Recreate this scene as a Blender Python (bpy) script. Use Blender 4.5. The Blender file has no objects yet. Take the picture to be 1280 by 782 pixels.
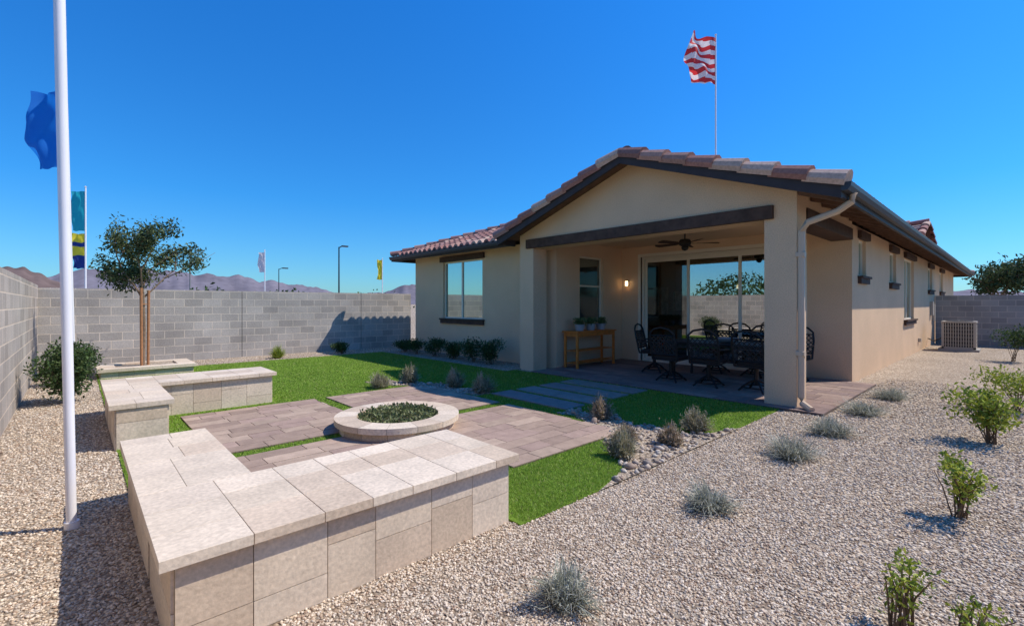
import bpy, math, random
import numpy as np
from mathutils import Vector, Matrix, noise
random.seed(7); rng=np.random.default_rng(7)
R=math.radians
scene=bpy.context.scene
COL=scene.collection

# ---------------------------------------------------------------- materials
def nt(name):
    m=bpy.data.materials.new(name); m.use_nodes=True
    n=m.node_tree; b=n.nodes['Principled BSDF']
    return m,n.nodes,n.links,b
def mat(name,col,rough=.8,attr=False,ns=0,na=0.0,bs=0,bst=0.0,bd=.01,metal=0,spec=.3,ns2=0,na2=0):
    m,N,L,b=nt(name)
    b.inputs['Roughness'].default_value=rough; b.inputs['Metallic'].default_value=metal
    b.inputs['Specular IOR Level'].default_value=spec
    tc=N.new('ShaderNodeTexCoord')
    if attr:
        a=N.new('ShaderNodeAttribute'); a.attribute_name='col'; src=a.outputs['Color']
    else:
        c=N.new('ShaderNodeRGB'); c.outputs[0].default_value=(*col,1); src=c.outputs[0]
    for (s,am) in ((ns,na),(ns2,na2)):
        if s:
            t=N.new('ShaderNodeTexNoise'); t.inputs['Scale'].default_value=s; t.inputs['Detail'].default_value=6
            L.new(tc.outputs['Object'],t.inputs['Vector'])
            mr=N.new('ShaderNodeMapRange'); mr.inputs[1].default_value=.3; mr.inputs[2].default_value=.7
            mr.inputs[3].default_value=1-am; mr.inputs[4].default_value=1+am
            L.new(t.outputs['Fac'],mr.inputs[0])
            mx=N.new('ShaderNodeVectorMath'); mx.operation='SCALE'
            L.new(src,mx.inputs[0]); L.new(mr.outputs[0],mx.inputs['Scale']); src=mx.outputs[0]
    L.new(src,b.inputs['Base Color'])
    if bs:
        t=N.new('ShaderNodeTexNoise'); t.inputs['Scale'].default_value=bs; t.inputs['Detail'].default_value=4
        L.new(tc.outputs['Object'],t.inputs['Vector'])
        bp=N.new('ShaderNodeBump'); bp.inputs['Strength'].default_value=bst; bp.inputs['Distance'].default_value=bd
        L.new(t.outputs['Fac'],bp.inputs['Height']); L.new(bp.outputs[0],b.inputs['Normal'])
    return m
def leafmat(name,trans=.25):
    m,N,L,b=nt(name)
    a=N.new('ShaderNodeAttribute'); a.attribute_name='col'
    L.new(a.outputs['Color'],b.inputs['Base Color']); b.inputs['Roughness'].default_value=.6
    b.inputs['Specular IOR Level'].default_value=.2
    tr=N.new('ShaderNodeBsdfTranslucent'); L.new(a.outputs['Color'],tr.inputs['Color'])
    mx=N.new('ShaderNodeMixShader'); mx.inputs[0].default_value=trans
    L.new(b.outputs[0],mx.inputs[1]); L.new(tr.outputs[0],mx.inputs[2])
    L.new(mx.outputs[0],N['Material Output'].inputs[0])
    return m
M={}
M['stucco']=mat('stucco',(.72,.50,.315),.95,ns=1.3,na=.05,ns2=60,na2=.10,bs=90,bst=.7,bd=.012,spec=.08)
M['ceil']=mat('ceiling_paint',(.70,.48,.30),.9,bs=60,bst=.3)
M['beam']=mat('dark_wood',(.085,.052,.038),.75,ns=8,na=.25,bs=30,bst=.3,spec=.15)
M['fascia']=mat('fascia_paint',(.050,.040,.040),.6,ns=6,na=.1,spec=.2)
M['soffit']=mat('soffit_wood',(.16,.09,.058),.8,ns=10,na=.2)
M['gutter']=mat('gutter_metal',(.035,.042,.055),.5,spec=.35)
M['spout']=mat('downspout_paint',(.58,.43,.30),.5)
M['tile']=mat('roof_tile',(1,1,1),.85,attr=True,ns=25,na=.18,bs=40,bst=.2,spec=.1)
M['tileb']=mat('roof_underlay',(.10,.06,.05),.9)
M['frame']=mat('window_frame',(.78,.68,.52),.5)
M['blkmetal']=mat('black_metal',(.018,.015,.013),.5,metal=.0,spec=.35)
M['cushion']=mat('chair_sling',(.045,.035,.03),.9,spec=.1)
M['trav']=mat('travertine',(1,1,1),.65,attr=True,ns=4,na=.10,ns2=45,na2=.15,bs=40,bst=.25,bd=.01,spec=.25)
M['grout']=mat('grout',(.30,.25,.185),.95)
M['paver']=mat('paver',(1,1,1),.9,attr=True,ns=9,na=.12,ns2=160,na2=.18,bs=120,bst=.4,bd=.006,spec=.1)
M['sand']=mat('joint_sand',(.12,.085,.065),.95)
M['soil']=mat('soil',(.13,.095,.07),.95,ns=30,na=.3,bs=60,bst=.8,bd=.02)
M['pebble']=mat('pebble',(1,1,1),.9,attr=True,ns=60,na=.12,spec=.1)
M['rock']=mat('river_rock',(1,1,1),.8,attr=True,ns=20,na=.18,bs=30,bst=.3,spec=.15)
M['leaf']=leafmat('foliage')
M['grass']=leafmat('turf_blade',.3)
M['bark']=mat('bark',(.22,.15,.10),.9,ns=20,na=.3,bs=40,bst=.6)
M['stake']=mat('stake_wood',(.40,.18,.08),.8,ns=20,na=.2)
M['white']=mat('white_paint',(.80,.77,.77),.35,spec=.5,ns=3,na=.03)
M['cart']=mat('cart_wood',(.66,.20,.035),.6,ns=14,na=.2)
M['pot']=mat('pot_glaze',(.35,.36,.36),.4,spec=.5)
M['acm']=mat('ac_metal',(.44,.38,.30),.5,spec=.4)
M['acd']=mat('ac_coil',(.06,.05,.04),.6)
M['blk']=mat('black_tube',(.02,.02,.02),.6)
M['conc']=mat('concrete',(.36,.33,.29),.9,ns=5,na=.1,bs=60,bst=.3)
M['steel']=mat('steel_pole',(.20,.20,.20),.5)
M['darkpole']=mat('dark_pole',(.03,.03,.035),.5)
def clothmat(name,c,tr_=.4):
    m,N,L,b=nt(name); b.inputs['Base Color'].default_value=(*c,1); b.inputs['Roughness'].default_value=.8
    tr=N.new('ShaderNodeBsdfTranslucent'); tr.inputs['Color'].default_value=(*c,1)
    mx=N.new('ShaderNodeMixShader'); mx.inputs[0].default_value=tr_
    L.new(b.outputs[0],mx.inputs[1]); L.new(tr.outputs[0],mx.inputs[2]); L.new(mx.outputs[0],N['Material Output'].inputs[0])
    return m
M['fred']=clothmat('flag_red',(.62,.04,.045)); M['fwhite']=clothmat('flag_white',(.8,.74,.73))
M['fblue']=clothmat('flag_blue',(.01,.20,.66),.5); M['fteal']=clothmat('flag_teal',(.02,.42,.50),.5)
M['fyel']=clothmat('flag_yellow',(.85,.70,.05)); M['fnavy']=clothmat('flag_navy',(.02,.05,.25))

def glass(name,fac,dark=(.012,.02,.022)):
    m,N,L,b=nt(name); b.inputs['Base Color'].default_value=(*dark,1); b.inputs['Roughness'].default_value=.3
    g=N.new('ShaderNodeBsdfGlossy'); g.inputs['Roughness'].default_value=.015; g.inputs['Color'].default_value=(.85,.97,.90,1)
    mx=N.new('ShaderNodeMixShader'); mx.inputs[0].default_value=fac
    L.new(b.outputs[0],mx.inputs[1]); L.new(g.outputs[0],mx.inputs[2]); L.new(mx.outputs[0],N['Material Output'].inputs[0])
    return m
M['glass']=glass('window_glass',.55)
M['glass2']=glass('window_glass_dim',.22)
def clear_glass(name,fac):
    m,N,L,b=nt(name)
    g=N.new('ShaderNodeBsdfGlossy'); g.inputs['Roughness'].default_value=.01
    t=N.new('ShaderNodeBsdfTransparent'); t.inputs['Color'].default_value=(.6,.65,.65,1)
    mx=N.new('ShaderNodeMixShader'); mx.inputs[0].default_value=fac
    L.new(t.outputs[0],mx.inputs[1]); L.new(g.outputs[0],mx.inputs[2]); L.new(mx.outputs[0],N['Material Output'].inputs[0])
    return m
M['dglass']=clear_glass('door_glass',.45)
M['dglass2']=clear_glass('door_glass_clear',.13)
def emis(name,c,s):
    m,N,L,b=nt(name); b.inputs['Base Color'].default_value=(*c,1); b.inputs['Emission Color'].default_value=(*c,1); b.inputs['Emission Strength'].default_value=s
    return m
M['bulb']=emis('lamp_glow',(1,.72,.4),4)

def blockmat(name,axis,base):
    m,N,L,b=nt(name); b.inputs['Roughness'].default_value=.95; b.inputs['Specular IOR Level'].default_value=.1
    tc=N.new('ShaderNodeTexCoord'); sp=N.new('ShaderNodeSeparateXYZ'); cb=N.new('ShaderNodeCombineXYZ')
    L.new(tc.outputs['Object'],sp.inputs[0]); L.new(sp.outputs[axis],cb.inputs[0]); L.new(sp.outputs[2],cb.inputs[1])
    br=N.new('ShaderNodeTexBrick'); L.new(cb.outputs[0],br.inputs['Vector'])
    br.inputs['Scale'].default_value=1; br.inputs['Brick Width'].default_value=.42; br.inputs['Row Height'].default_value=.205
    br.inputs['Mortar Size'].default_value=.010; br.inputs['Mortar Smooth'].default_value=.2; br.inputs['Bias'].default_value=0
    br.inputs['Color1'].default_value=(*[c*.84 for c in base],1); br.inputs['Color2'].default_value=(*[c*1.13 for c in base],1)
    br.inputs['Mortar'].default_value=(base[0]*1.5,base[1]*1.42,base[2]*1.3,1)
    t=N.new('ShaderNodeTexNoise'); t.inputs['Scale'].default_value=1.1; t.inputs['Detail'].default_value=8; L.new(tc.outputs['Object'],t.inputs['Vector'])
    mr=N.new('ShaderNodeMapRange'); mr.inputs[1].default_value=.3; mr.inputs[2].default_value=.7; mr.inputs[3].default_value=.84; mr.inputs[4].default_value=1.14
    L.new(t.outputs['Fac'],mr.inputs[0])
    t2=N.new('ShaderNodeTexNoise'); t2.inputs['Scale'].default_value=70; t2.inputs['Detail'].default_value=3; L.new(tc.outputs['Object'],t2.inputs['Vector'])
    mr2=N.new('ShaderNodeMapRange'); mr2.inputs[1].default_value=.3; mr2.inputs[2].default_value=.7; mr2.inputs[3].default_value=.85; mr2.inputs[4].default_value=1.15
    L.new(t2.outputs['Fac'],mr2.inputs[0])
    ml=N.new('ShaderNodeMath'); ml.operation='MULTIPLY'; L.new(mr.outputs[0],ml.inputs[0]); L.new(mr2.outputs[0],ml.inputs[1])
    sc=N.new('ShaderNodeVectorMath'); sc.operation='SCALE'; L.new(br.outputs['Color'],sc.inputs[0]); L.new(ml.outputs[0],sc.inputs['Scale'])
    L.new(sc.outputs[0],b.inputs['Base Color'])
    s=N.new('ShaderNodeMath'); s.operation='MULTIPLY_ADD'; s.inputs[1].default_value=-.8
    L.new(br.outputs['Fac'],s.inputs[0]); L.new(t2.outputs['Fac'],s.inputs[2])
    bp=N.new('ShaderNodeBump'); bp.inputs['Strength'].default_value=.5; bp.inputs['Distance'].default_value=.008
    L.new(s.outputs[0],bp.inputs['Height']); L.new(bp.outputs[0],b.inputs['Normal'])
    return m
M['blkU']=blockmat('block_wall_u',0,(.42,.38,.34)); M['blkV']=blockmat('block_wall_v',1,(.41,.355,.305))

def gravelmat():
    m,N,L,b=nt('gravel'); b.inputs['Roughness'].default_value=.95; b.inputs['Specular IOR Level'].default_value=.1
    tc=N.new('ShaderNodeTexCoord')
    v=N.new('ShaderNodeTexVoronoi'); v.inputs['Scale'].default_value=44; L.new(tc.outputs['Object'],v.inputs['Vector'])
    sp=N.new('ShaderNodeSeparateColor'); L.new(v.outputs['Color'],sp.inputs[0])
    cr=N.new('ShaderNodeValToRGB'); e=cr.color_ramp.elements
    e[0].position=0; e[0].color=(.28,.20,.14,1); e[1].position=1; e[1].color=(.72,.59,.45,1)
    for p,c in ((.3,(.42,.315,.22,1)),(.6,(.55,.43,.31,1)),(.8,(.50,.42,.33,1))):
        x=e.new(p); x.color=c
    L.new(sp.outputs[0],cr.inputs[0])
    mr=N.new('ShaderNodeMapRange'); mr.inputs[1].default_value=.25; mr.inputs[2].default_value=.75; mr.inputs[3].default_value=1.1; mr.inputs[4].default_value=.5
    L.new(v.outputs['Distance'],mr.inputs[0])
    t=N.new('ShaderNodeTexNoise'); t.inputs['Scale'].default_value=.7; t.inputs['Detail'].default_value=5; L.new(tc.outputs['Object'],t.inputs['Vector'])
    m2=N.new('ShaderNodeMapRange'); m2.inputs[1].default_value=.3; m2.inputs[2].default_value=.7; m2.inputs[3].default_value=.88; m2.inputs[4].default_value=1.12
    L.new(t.outputs['Fac'],m2.inputs[0])
    ml=N.new('ShaderNodeMath'); ml.operation='MULTIPLY'; L.new(mr.outputs[0],ml.inputs[0]); L.new(m2.outputs[0],ml.inputs[1])
    sc=N.new('ShaderNodeVectorMath'); sc.operation='SCALE'; L.new(cr.outputs[0],sc.inputs[0]); L.new(ml.outputs[0],sc.inputs['Scale'])
    L.new(sc.outputs[0],b.inputs['Base Color'])
    bp=N.new('ShaderNodeBump'); bp.invert=True; bp.inputs['Strength'].default_value=.8; bp.inputs['Distance'].default_value=.014
    L.new(v.outputs['Distance'],bp.inputs['Height']); L.new(bp.outputs[0],b.inputs['Normal'])
    return m
M['gravel']=gravelmat()
M['turf']=mat('turf',(.15,.235,.03),.95,ns=1.6,na=.14,ns2=220,na2=.5,bs=260,bst=.7,bd=.012,spec=.05)
M['mount']=mat('mountain',(.185,.165,.19),1,ns=.006,na=.18,ns2=.03,na2=.14,spec=0)  # far ridge: distance haze is mixed into the base colour
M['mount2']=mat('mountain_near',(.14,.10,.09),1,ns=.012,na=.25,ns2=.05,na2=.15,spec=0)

# ---------------------------------------------------------------- builders
def link(o,parent=None):
    COL.objects.link(o)
    if parent is not None:
        o.parent=parent; o.matrix_parent_inverse=Matrix.Translation(parent.location).inverted()
    return o
def empty(name,loc):
    e=bpy.data.objects.new(name,None); e.location=loc; e.empty_display_size=.2; COL.objects.link(e); return e
def mk_np(name,V,F,mats,fcol=None,fmat=None,smooth=False,parent=None):
    V=np.asarray(V,dtype=np.float32); F=np.asarray(F,dtype=np.int32); k=F.shape[1]
    me=bpy.data.meshes.new(name); me.vertices.add(len(V)); me.vertices.foreach_set('co',V.ravel())
    me.loops.add(F.size); me.loops.foreach_set('vertex_index',F.ravel())
    me.polygons.add(len(F)); me.polygons.foreach_set('loop_start',np.arange(0,F.size,k,dtype=np.int32))
    me.update(calc_edges=True)
    for m in mats: me.materials.append(m)
    if fmat is not None: me.polygons.foreach_set('material_index',np.asarray(fmat,dtype=np.int32))
    me.polygons.foreach_set('use_smooth',np.full(len(F),smooth))
    if fcol is not None:
        a=me.attributes.new('col','FLOAT_COLOR','FACE'); c=np.ones((len(F),4),dtype=np.float32); c[:,:3]=fcol
        a.data.foreach_set('color',c.ravel())
    o=bpy.data.objects.new(name,me); return link(o,parent)
class MB:
    def __init__(s): s.v=[]; s.f=[]; s.m=[]; s.c=[]
    def poly(s,pts,m=0,c=(1,1,1)):
        n=len(s.v); s.v+= [tuple(p) for p in pts]; s.f.append(tuple(range(n,n+len(pts)))); s.m.append(m); s.c.append(c)
    def box(s,x0,x1,y0,y1,z0,z1,m=0,c=(1,1,1)):
        n=len(s.v); s.v+=[(x0,y0,z0),(x1,y0,z0),(x1,y1,z0),(x0,y1,z0),(x0,y0,z1),(x1,y0,z1),(x1,y1,z1),(x0,y1,z1)]
        for f in ((0,3,2,1),(4,5,6,7),(0,1,5,4),(1,2,6,5),(2,3,7,6),(3,0,4,7)):
            s.f.append(tuple(n+i for i in f)); s.m.append(m); s.c.append(c)
    def tube(s,pts,r,sides=8,m=0,c=(1,1,1),caps=True):
        pts=[Vector(p) for p in pts]; rs=r if isinstance(r,(list,tuple)) else [r]*len(pts); rings=[]
        for i,p in enumerate(pts):
            d=(pts[min(i+1,len(pts)-1)]-pts[max(i-1,0)]).normalized()
            up=Vector((0,0,1)) if abs(d.z)<.95 else Vector((1,0,0))
            a=d.cross(up).normalized(); b=a.cross(d).normalized(); n=len(s.v)
            for k in range(sides):
                t=2*math.pi*(k+.5)/sides; s.v.append(tuple(p+(a*math.cos(t)+b*math.sin(t))*rs[i]))
            rings.append(n)
        for i in range(len(rings)-1):
            for k in range(sides):
                k2=(k+1)%sides; s.f.append((rings[i]+k,rings[i]+k2,rings[i+1]+k2,rings[i+1]+k)); s.m.append(m); s.c.append(c)
        if caps:
            for q in (rings[0],rings[-1]): s.f.append(tuple(q+k for k in range(sides))); s.m.append(m); s.c.append(c)
    def lathe(s,cx,cy,prof,sides=32,m=0,c=(1,1,1)):
        n=len(s.v)
        for (r,z) in prof:
            for k in range(sides):
                t=2*math.pi*k/sides; s.v.append((cx+r*math.cos(t),cy+r*math.sin(t),z))
        for i in range(len(prof)-1):
            for k in range(sides):
                k2=(k+1)%sides; s.f.append((n+i*sides+k,n+i*sides+k2,n+(i+1)*sides+k2,n+(i+1)*sides+k)); s.m.append(m); s.c.append(c)
    def obj(s,name,mats,parent=None,smooth=False,xf=None,bevel=0):
        v=s.v
        if xf is not None: v=[tuple(xf@Vector(p)) for p in v]
        me=bpy.data.meshes.new(name); me.from_pydata(v,[],s.f)
        for m in mats: me.materials.append(m)
        me.polygons.foreach_set('material_index',s.m)
        a=me.attributes.new('col','FLOAT_COLOR','FACE')
        a.data.foreach_set('color',np.array([(*c[:3],1) for c in s.c],dtype=np.float32).ravel())
        if smooth: me.polygons.foreach_set('use_smooth',[True]*len(s.f))
        me.update(); o=bpy.data.objects.new(name,me); link(o,parent)
        if bevel:
            b=o.modifiers.new('b','BEVEL'); b.width=bevel; b.segments=2; b.limit_method='ANGLE'
        if smooth and len(s.f)<20000:
            me.set_sharp_from_angle(angle=R(40))
        return o
def onebox(name,x0,x1,y0,y1,z0,z1,m,parent=None,bevel=0):
    b=MB(); b.box(x0,x1,y0,y1,z0,z1); return b.obj(name,[m],parent,bevel=bevel)

# ---------------------------------------------------------------- camera, sun, sky
cd=bpy.data.cameras.new('camera'); cam=bpy.data.objects.new('camera',cd); COL.objects.link(cam); scene.camera=cam
cam.location=(0,0,1.5); cam.rotation_euler=(R(90),0,-math.atan2(.681,.732))
cd.sensor_width=36; cd.lens=36*586/1280; cd.shift_y=-11/1280; cd.clip_start=.05; cd.clip_end=20000
sd=Vector((.82,-.57,1.25)).normalized()
sl=bpy.data.lights.new('sun','SUN'); sl.energy=5.0; sl.angle=R(.5); sl.color=(1,.94,.85)
so=bpy.data.objects.new('sun',sl); COL.objects.link(so); so.rotation_euler=sd.to_track_quat('Z','Y').to_euler(); so.location=(20,-15,30)
w=bpy.data.worlds.new('World'); scene.world=w; w.use_nodes=True
WN=w.node_tree.nodes; WL=w.node_tree.links; bg=WN['Background']
sk=WN.new('ShaderNodeTexSky'); sk.sky_type='NISHITA'; sk.sun_disc=False
sk.sun_elevation=math.asin(sd.z); sk.sun_rotation=math.atan2(sd.x,sd.y); sk.air_density=1.0; sk.dust_density=.3; sk.ozone_density=2.0
tc=WN.new('ShaderNodeTexCoord'); sx=WN.new('ShaderNodeSeparateXYZ'); WL.new(tc.outputs['Generated'],sx.inputs[0])
cr=WN.new('ShaderNodeValToRGB'); e=cr.color_ramp.elements
e[0].position=0; e[0].color=(.34,.66,.92,1); e[1].position=.6; e[1].color=(.10,.72,1.45,1)
x=e.new(.2); x.color=(.15,.66,1.16,1)
WL.new(sx.outputs[2],cr.inputs[0])
mu=WN.new('ShaderNodeVectorMath'); mu.operation='MULTIPLY'; WL.new(sk.outputs[0],mu.inputs[0]); WL.new(cr.outputs[0],mu.inputs[1])
WL.new(mu.outputs[0],bg.inputs['Color']); bg.inputs['Strength'].default_value=.15
scene.view_settings.view_transform='Standard'; scene.view_settings.look='None'; scene.view_settings.exposure=0

# ---------------------------------------------------------------- ground
g=MB(); g.poly([(-6000,-6000,0),(6000,-6000,0),(6000,6000,0),(-6000,6000,0)]); g.obj('ground',[M['gravel']])
TU0,TU1,TV0,TV1=.31,7.3,2.28,13.5
g=MB(); g.box(TU0,TU1,2.5,TV1,-.02,.012); g.box(2.2,TU1,TV0,2.5,-.02,.012); g.obj('lawn',[M['turf']])
BV=[2.30,2.7,3.1,3.5,4.1,5.0,6.4,7.4,8.4]; BU=[4.45,4.5,4.72,4.95,5.0,4.95,4.9,4.7,4.2]; BW=[1.0,.62,.36,.24,.18,.2,.2,.26,.2]
def in_bed(u,v):
    u=np.asarray(u);v=np.asarray(v)
    c=np.interp(v,BV,BU); hw=np.interp(v,BV,BW)*(1+.25*np.sin(v*9)+.15*np.sin(v*23))
    step=(v>4.25)&(v<5.95)
    return (np.abs(u-c)<hw)&(v<8.4)&(v>2.26)&~step
g=MB()
def strip(va,vb):
    vs=np.linspace(va,vb,24)
    for a,b_ in zip(vs[:-1],vs[1:]):
        q=[]
        for v in (a,b_):
            c=np.interp(v,BV,BU); w_=np.interp(v,BV,BW)*(1+.25*math.sin(v*9)+.15*math.sin(v*23)); q.append((c-w_,c+w_,v))
        g.poly([(q[0][0],q[0][2],.017),(q[1][0],q[1][2],.017),(q[1][1],q[1][2],.017),(q[0][1],q[0][2],.017)])
strip(5.95,8.4); strip(2.26,4.25)
g.box(7.02,8.14,7.75,13.5,.0,.018)
g.obj('gravel_bed',[M['gravel']])

# ---------------------------------------------------------------- pavers
def paver_area(name,rects,L_,W_,z,cols,along='u',gap=.007):
    b=MB()
    for (u0,u1,v0,v1) in rects:
        b.box(u0,u1,v0,v1,-.01,z-.008,1,(1,1,1))
        A0,A1,B0,B1=(u0,u1,v0,v1) if along=='u' else (v0,v1,u0,u1)
        r=0; y=B0
        while y<B1-.02:
            y2=min(y+W_,B1); x=A0-random.random()*L_ if r%2 else A0-.3*L_*random.random()
            while x<A1-.01:
                x2=x+L_*random.choice((.8,1,1.25)); xa=max(x,A0)+gap/2; xb=min(x2,A1)-gap/2
                if xb-xa>.03:
                    c=random.choice(cols); k=random.uniform(.88,1.12); c=tuple(q*k for q in c)
                    zz=z+random.uniform(-.0015,.0015)
                    if along=='u': b.box(xa,xb,y+gap/2,y2-gap/2,0,zz,0,c)
                    else: b.box(y+gap/2,y2-gap/2,xa,xb,0,zz,0,c)
                x=x2
            y=y2; r+=1
    return b.obj(name,[M['paver'],M['sand']])
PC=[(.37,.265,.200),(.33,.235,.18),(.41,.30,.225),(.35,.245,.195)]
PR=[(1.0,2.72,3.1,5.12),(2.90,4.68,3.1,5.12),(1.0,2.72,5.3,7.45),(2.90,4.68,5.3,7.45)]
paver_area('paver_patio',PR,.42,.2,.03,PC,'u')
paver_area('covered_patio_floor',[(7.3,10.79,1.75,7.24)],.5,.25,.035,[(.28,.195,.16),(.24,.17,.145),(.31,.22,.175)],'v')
b=MB()
for i in range(4):
    u0=5.02+i*.57
    for v0_,v1_ in ((4.3,5.09),(5.1,5.9)): b.box(u0,u0+.44,v0_,v1_,0,.035,0,tuple(q*random.uniform(.92,1.08) for q in (.28,.25,.22)))
b.obj('stepping_stone_path',[M['paver']],bevel=.005)

# ---------------------------------------------------------------- travertine
TCOL=[(.66,.53,.39),(.61,.475,.345),(.70,.57,.43),(.64,.52,.395),(.57,.44,.315),(.67,.545,.41)]
def split(total,lo,hi):
    out=[0.]
    while total-out[-1]>hi: out.append(out[-1]+random.uniform(lo,hi))
    if total-out[-1]<lo*.5 and len(out)>1: out.pop()
    out.append(total); return out
def tcol(k=1):
    c=random.choice(TCOL); q=random.uniform(.95,1.05)*k; return tuple(x*q for x in c)
def face_tiles(b,P,n,a,bx,W,H,rows,lo=.24,hi=.38,t=.012,gap=.004):
    P=Vector(P);n=Vector(n);a=Vector(a);bx=Vector(bx)
    xs=split(W,lo,hi)
    for x0,x1 in zip(xs[:-1],xs[1:]):
        ys=[0]+[H*q for q in random.choice(rows)]+[H]
        for y0,y1 in zip(ys[:-1],ys[1:]):
            c=tcol(); q=[P+a*(x0+gap/2)+bx*(y0+gap/2),P+a*(x1-gap/2)+bx*(y0+gap/2),P+a*(x1-gap/2)+bx*(y1-gap/2),P+a*(x0+gap/2)+bx*(y1-gap/2)]
            o=[p+n*t for p in q]
            b.poly(o,0,c)
            for i in range(4): b.poly([q[i],q[(i+1)%4],o[(i+1)%4],o[i]],0,c)
RW=[(.33,),(.66,),(.5,)]
def block_wall(b,x0,x1,y0,y1,H,cap=.05,faces='xXyY',inset=.03):
    b.box(x0+inset,x1-inset,y0+inset,y1-inset,0,H-cap,1)
    h=H-cap; i=inset
    if 'y' in faces: face_tiles(b,(x0+i,y0+i,0),(0,-1,0),(1,0,0),(0,0,1),x1-x0-2*i,h,RW)
    if 'Y' in faces: face_tiles(b,(x0+i,y1-i,0),(0,1,0),(1,0,0),(0,0,1),x1-x0-2*i,h,RW)
    if 'x' in faces: face_tiles(b,(x0+i,y0+i,0),(-1,0,0),(0,1,0),(0,0,1),y1-y0-2*i,h,RW)
    if 'X' in faces: face_tiles(b,(x1-i,y0+i,0),(1,0,0),(0,1,0),(0,0,1),y1-y0-2*i,h,RW)
def cap_slab(b,x0,x1,y0,y1,z0,z1,rows,lo=.4,hi=.62,along='x',gap=.003):
    b.box(x0+.006,x1-.006,y0+.006,y1-.006,z0+.004,z1-.003,1)
    W,D=(x1-x0,y1-y0) if along=='x' else (y1-y0,x1-x0)
    xs=split(W,lo,hi)
    for a0,a1 in zip(xs[:-1],xs[1:]):
        ys=[0]+[D*q for q in random.choice(rows)]+[D]
        for c0,c1 in zip(ys[:-1],ys[1:]):
            c=tcol(1.0); zz=z1+random.uniform(-.0006,.0006)
            g0=gap/2
            if along=='x': b.box(x0+a0+g0,x0+a1-g0,y0+c0+g0,y0+c1-g0,z0,zz,0,c)
            else: b.box(x0+c0+g0,x0+c1-g0,y0+a0+g0,y0+a1-g0,z0,zz,0,c)
def lwall(name,long_v0,long_v1,leg_v0,leg_v1):
    b=MB(); H=.47
    block_wall(b,.27,2.21,leg_v0+.03,leg_v1-.03,H)
    block_wall(b,.27,.76,long_v0+.0,long_v1-.0,H,inset=.031)
    cap_slab(b,.24,2.24,leg_v0,leg_v1,H-.05,H,((.35,.7),(.3,.65),(.5,.78),(.35,.68)),.22,.36)
    cap_slab(b,.24,.79,long_v0,long_v1,H-.0505,H+.0008,((.55,),(.5,),(.4,)),.22,.34,along='y')
    return b.obj(name,[M['trav'],M['grout']],bevel=.002)
lwall('seat_wall',3.2,4.6,2.33,3.2)
lwall('seat_wall',6.24,7.66,7.66,8.5)
e=empty('raised_planter',(1.12,12.95,0)); b=MB()
block_wall(b,.33,1.92,12.33,13.57,.2,cap=.06)
for (x0,x1,y0,y1) in ((.3,1.95,12.3,12.6),(.3,1.95,13.3,13.6)): cap_slab(b,x0,x1,y0,y1,.14,.2,((),),.4,.6)
for (x0,x1) in ((.3,.6),(1.65,1.95)): cap_slab(b,x0,x1,12.6,13.3,.14,.2,((),),.3,.4,along='y')
b.obj('planter_walls',[M['trav'],M['grout']],e); onebox('planter_soil',.6,1.65,12.6,13.3,.1,.17,M['gravel'],e)
CX,CY=2.86,5.10
e=empty('round_planter',(CX,CY,0)); b=MB(); n=14
def ringseg(b,r0,r1,z0,z1,a0,a1,c,m=0,k=5):
    for i in range(k):
        t0=a0+(a1-a0)*i/k; t1=a0+(a1-a0)*(i+1)/k
        P=lambda r,t,z:(CX+r*math.cos(t),CY+r*math.sin(t),z)
        b.poly([P(r0,t0,z1),P(r1,t0,z1),P(r1,t1,z1),P(r0,t1,z1)],m,c)
        b.poly([P(r1,t0,z0),P(r1,t1,z0),P(r1,t1,z1),P(r1,t0,z1)],m,c)
        b.poly([P(r0,t0,z0),P(r0,t1,z0),P(r0,t1,z1),P(r0,t0,z1)],m,c)
        b.poly([P(r0,t0,z0),P(r1,t0,z0),P(r1,t1,z0),P(r0,t1,z0)],m,c)
for i in range(n):
    a0=2*math.pi*i/n+.003; a1=2*math.pi*(i+1)/n-.003
    ringseg(b,.48,.73,.115,.18,a0,a1,tcol(1.03))
    ringseg(b,.52,.67,.0,.115,a0,a1,tcol(.95))
ringseg(b,.485,.725,.118,.176,0,2*math.pi,(1,1,1),1,48); ringseg(b,.53,.665,0,.113,0,2*math.pi,(1,1,1),1,48)
b.obj('planter_ring',[M['trav'],M['grout']],e)
b=MB(); b.lathe(CX,CY,[(.52,.08),(.3,.12),(.001,.14)],32); b.obj('planter_soil',[M['soil']],e)

# ---------------------------------------------------------------- block walls (fences)
def fence(name,x0,x1,y0,y1,h,axis,joints):
    e=empty(name,((x0+x1)/2,(y0+y1)/2,0)); b=MB(); J=[x0 if axis=='u' else y0]+joints+[x1 if axis=='u' else y1]
    for i,(a,c) in enumerate(zip(J[:-1],J[1:])):
        if axis=='u': b.box(a+.006,c-.006,y0,y1,-.1,h)
        else: b.box(x0,x1,a+.006,c-.006,-.1,h)
    b.obj('block_courses',[M['blkU'] if axis=='u' else M['blkV']],e,bevel=.004)
    b=MB()
    for j in joints:
        if axis=='u': b.box(j-.03,j+.03,y0+.03,y1-.03,-.1,h-.01)
        else: b.box(x0+.03,x1-.03,j-.03,j+.03,-.1,h-.01)
    if joints: b.obj('joints',[M['blk']],e)
fence('block_wall',-.8,8.9,14.95,15.1,1.87,'u',[3.45,7.0])
fence('block_wall',-.8,-.62,-6,14.95,1.92,'v',[-2,2.5,7,11.2])
fence('block_wall',24.0,24.15,-3.6,2.10,1.82,'v',[])
fence('block_wall',-.6,24.0,-3.75,-3.6,1.85,'u',[4,9,14,19])

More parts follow.
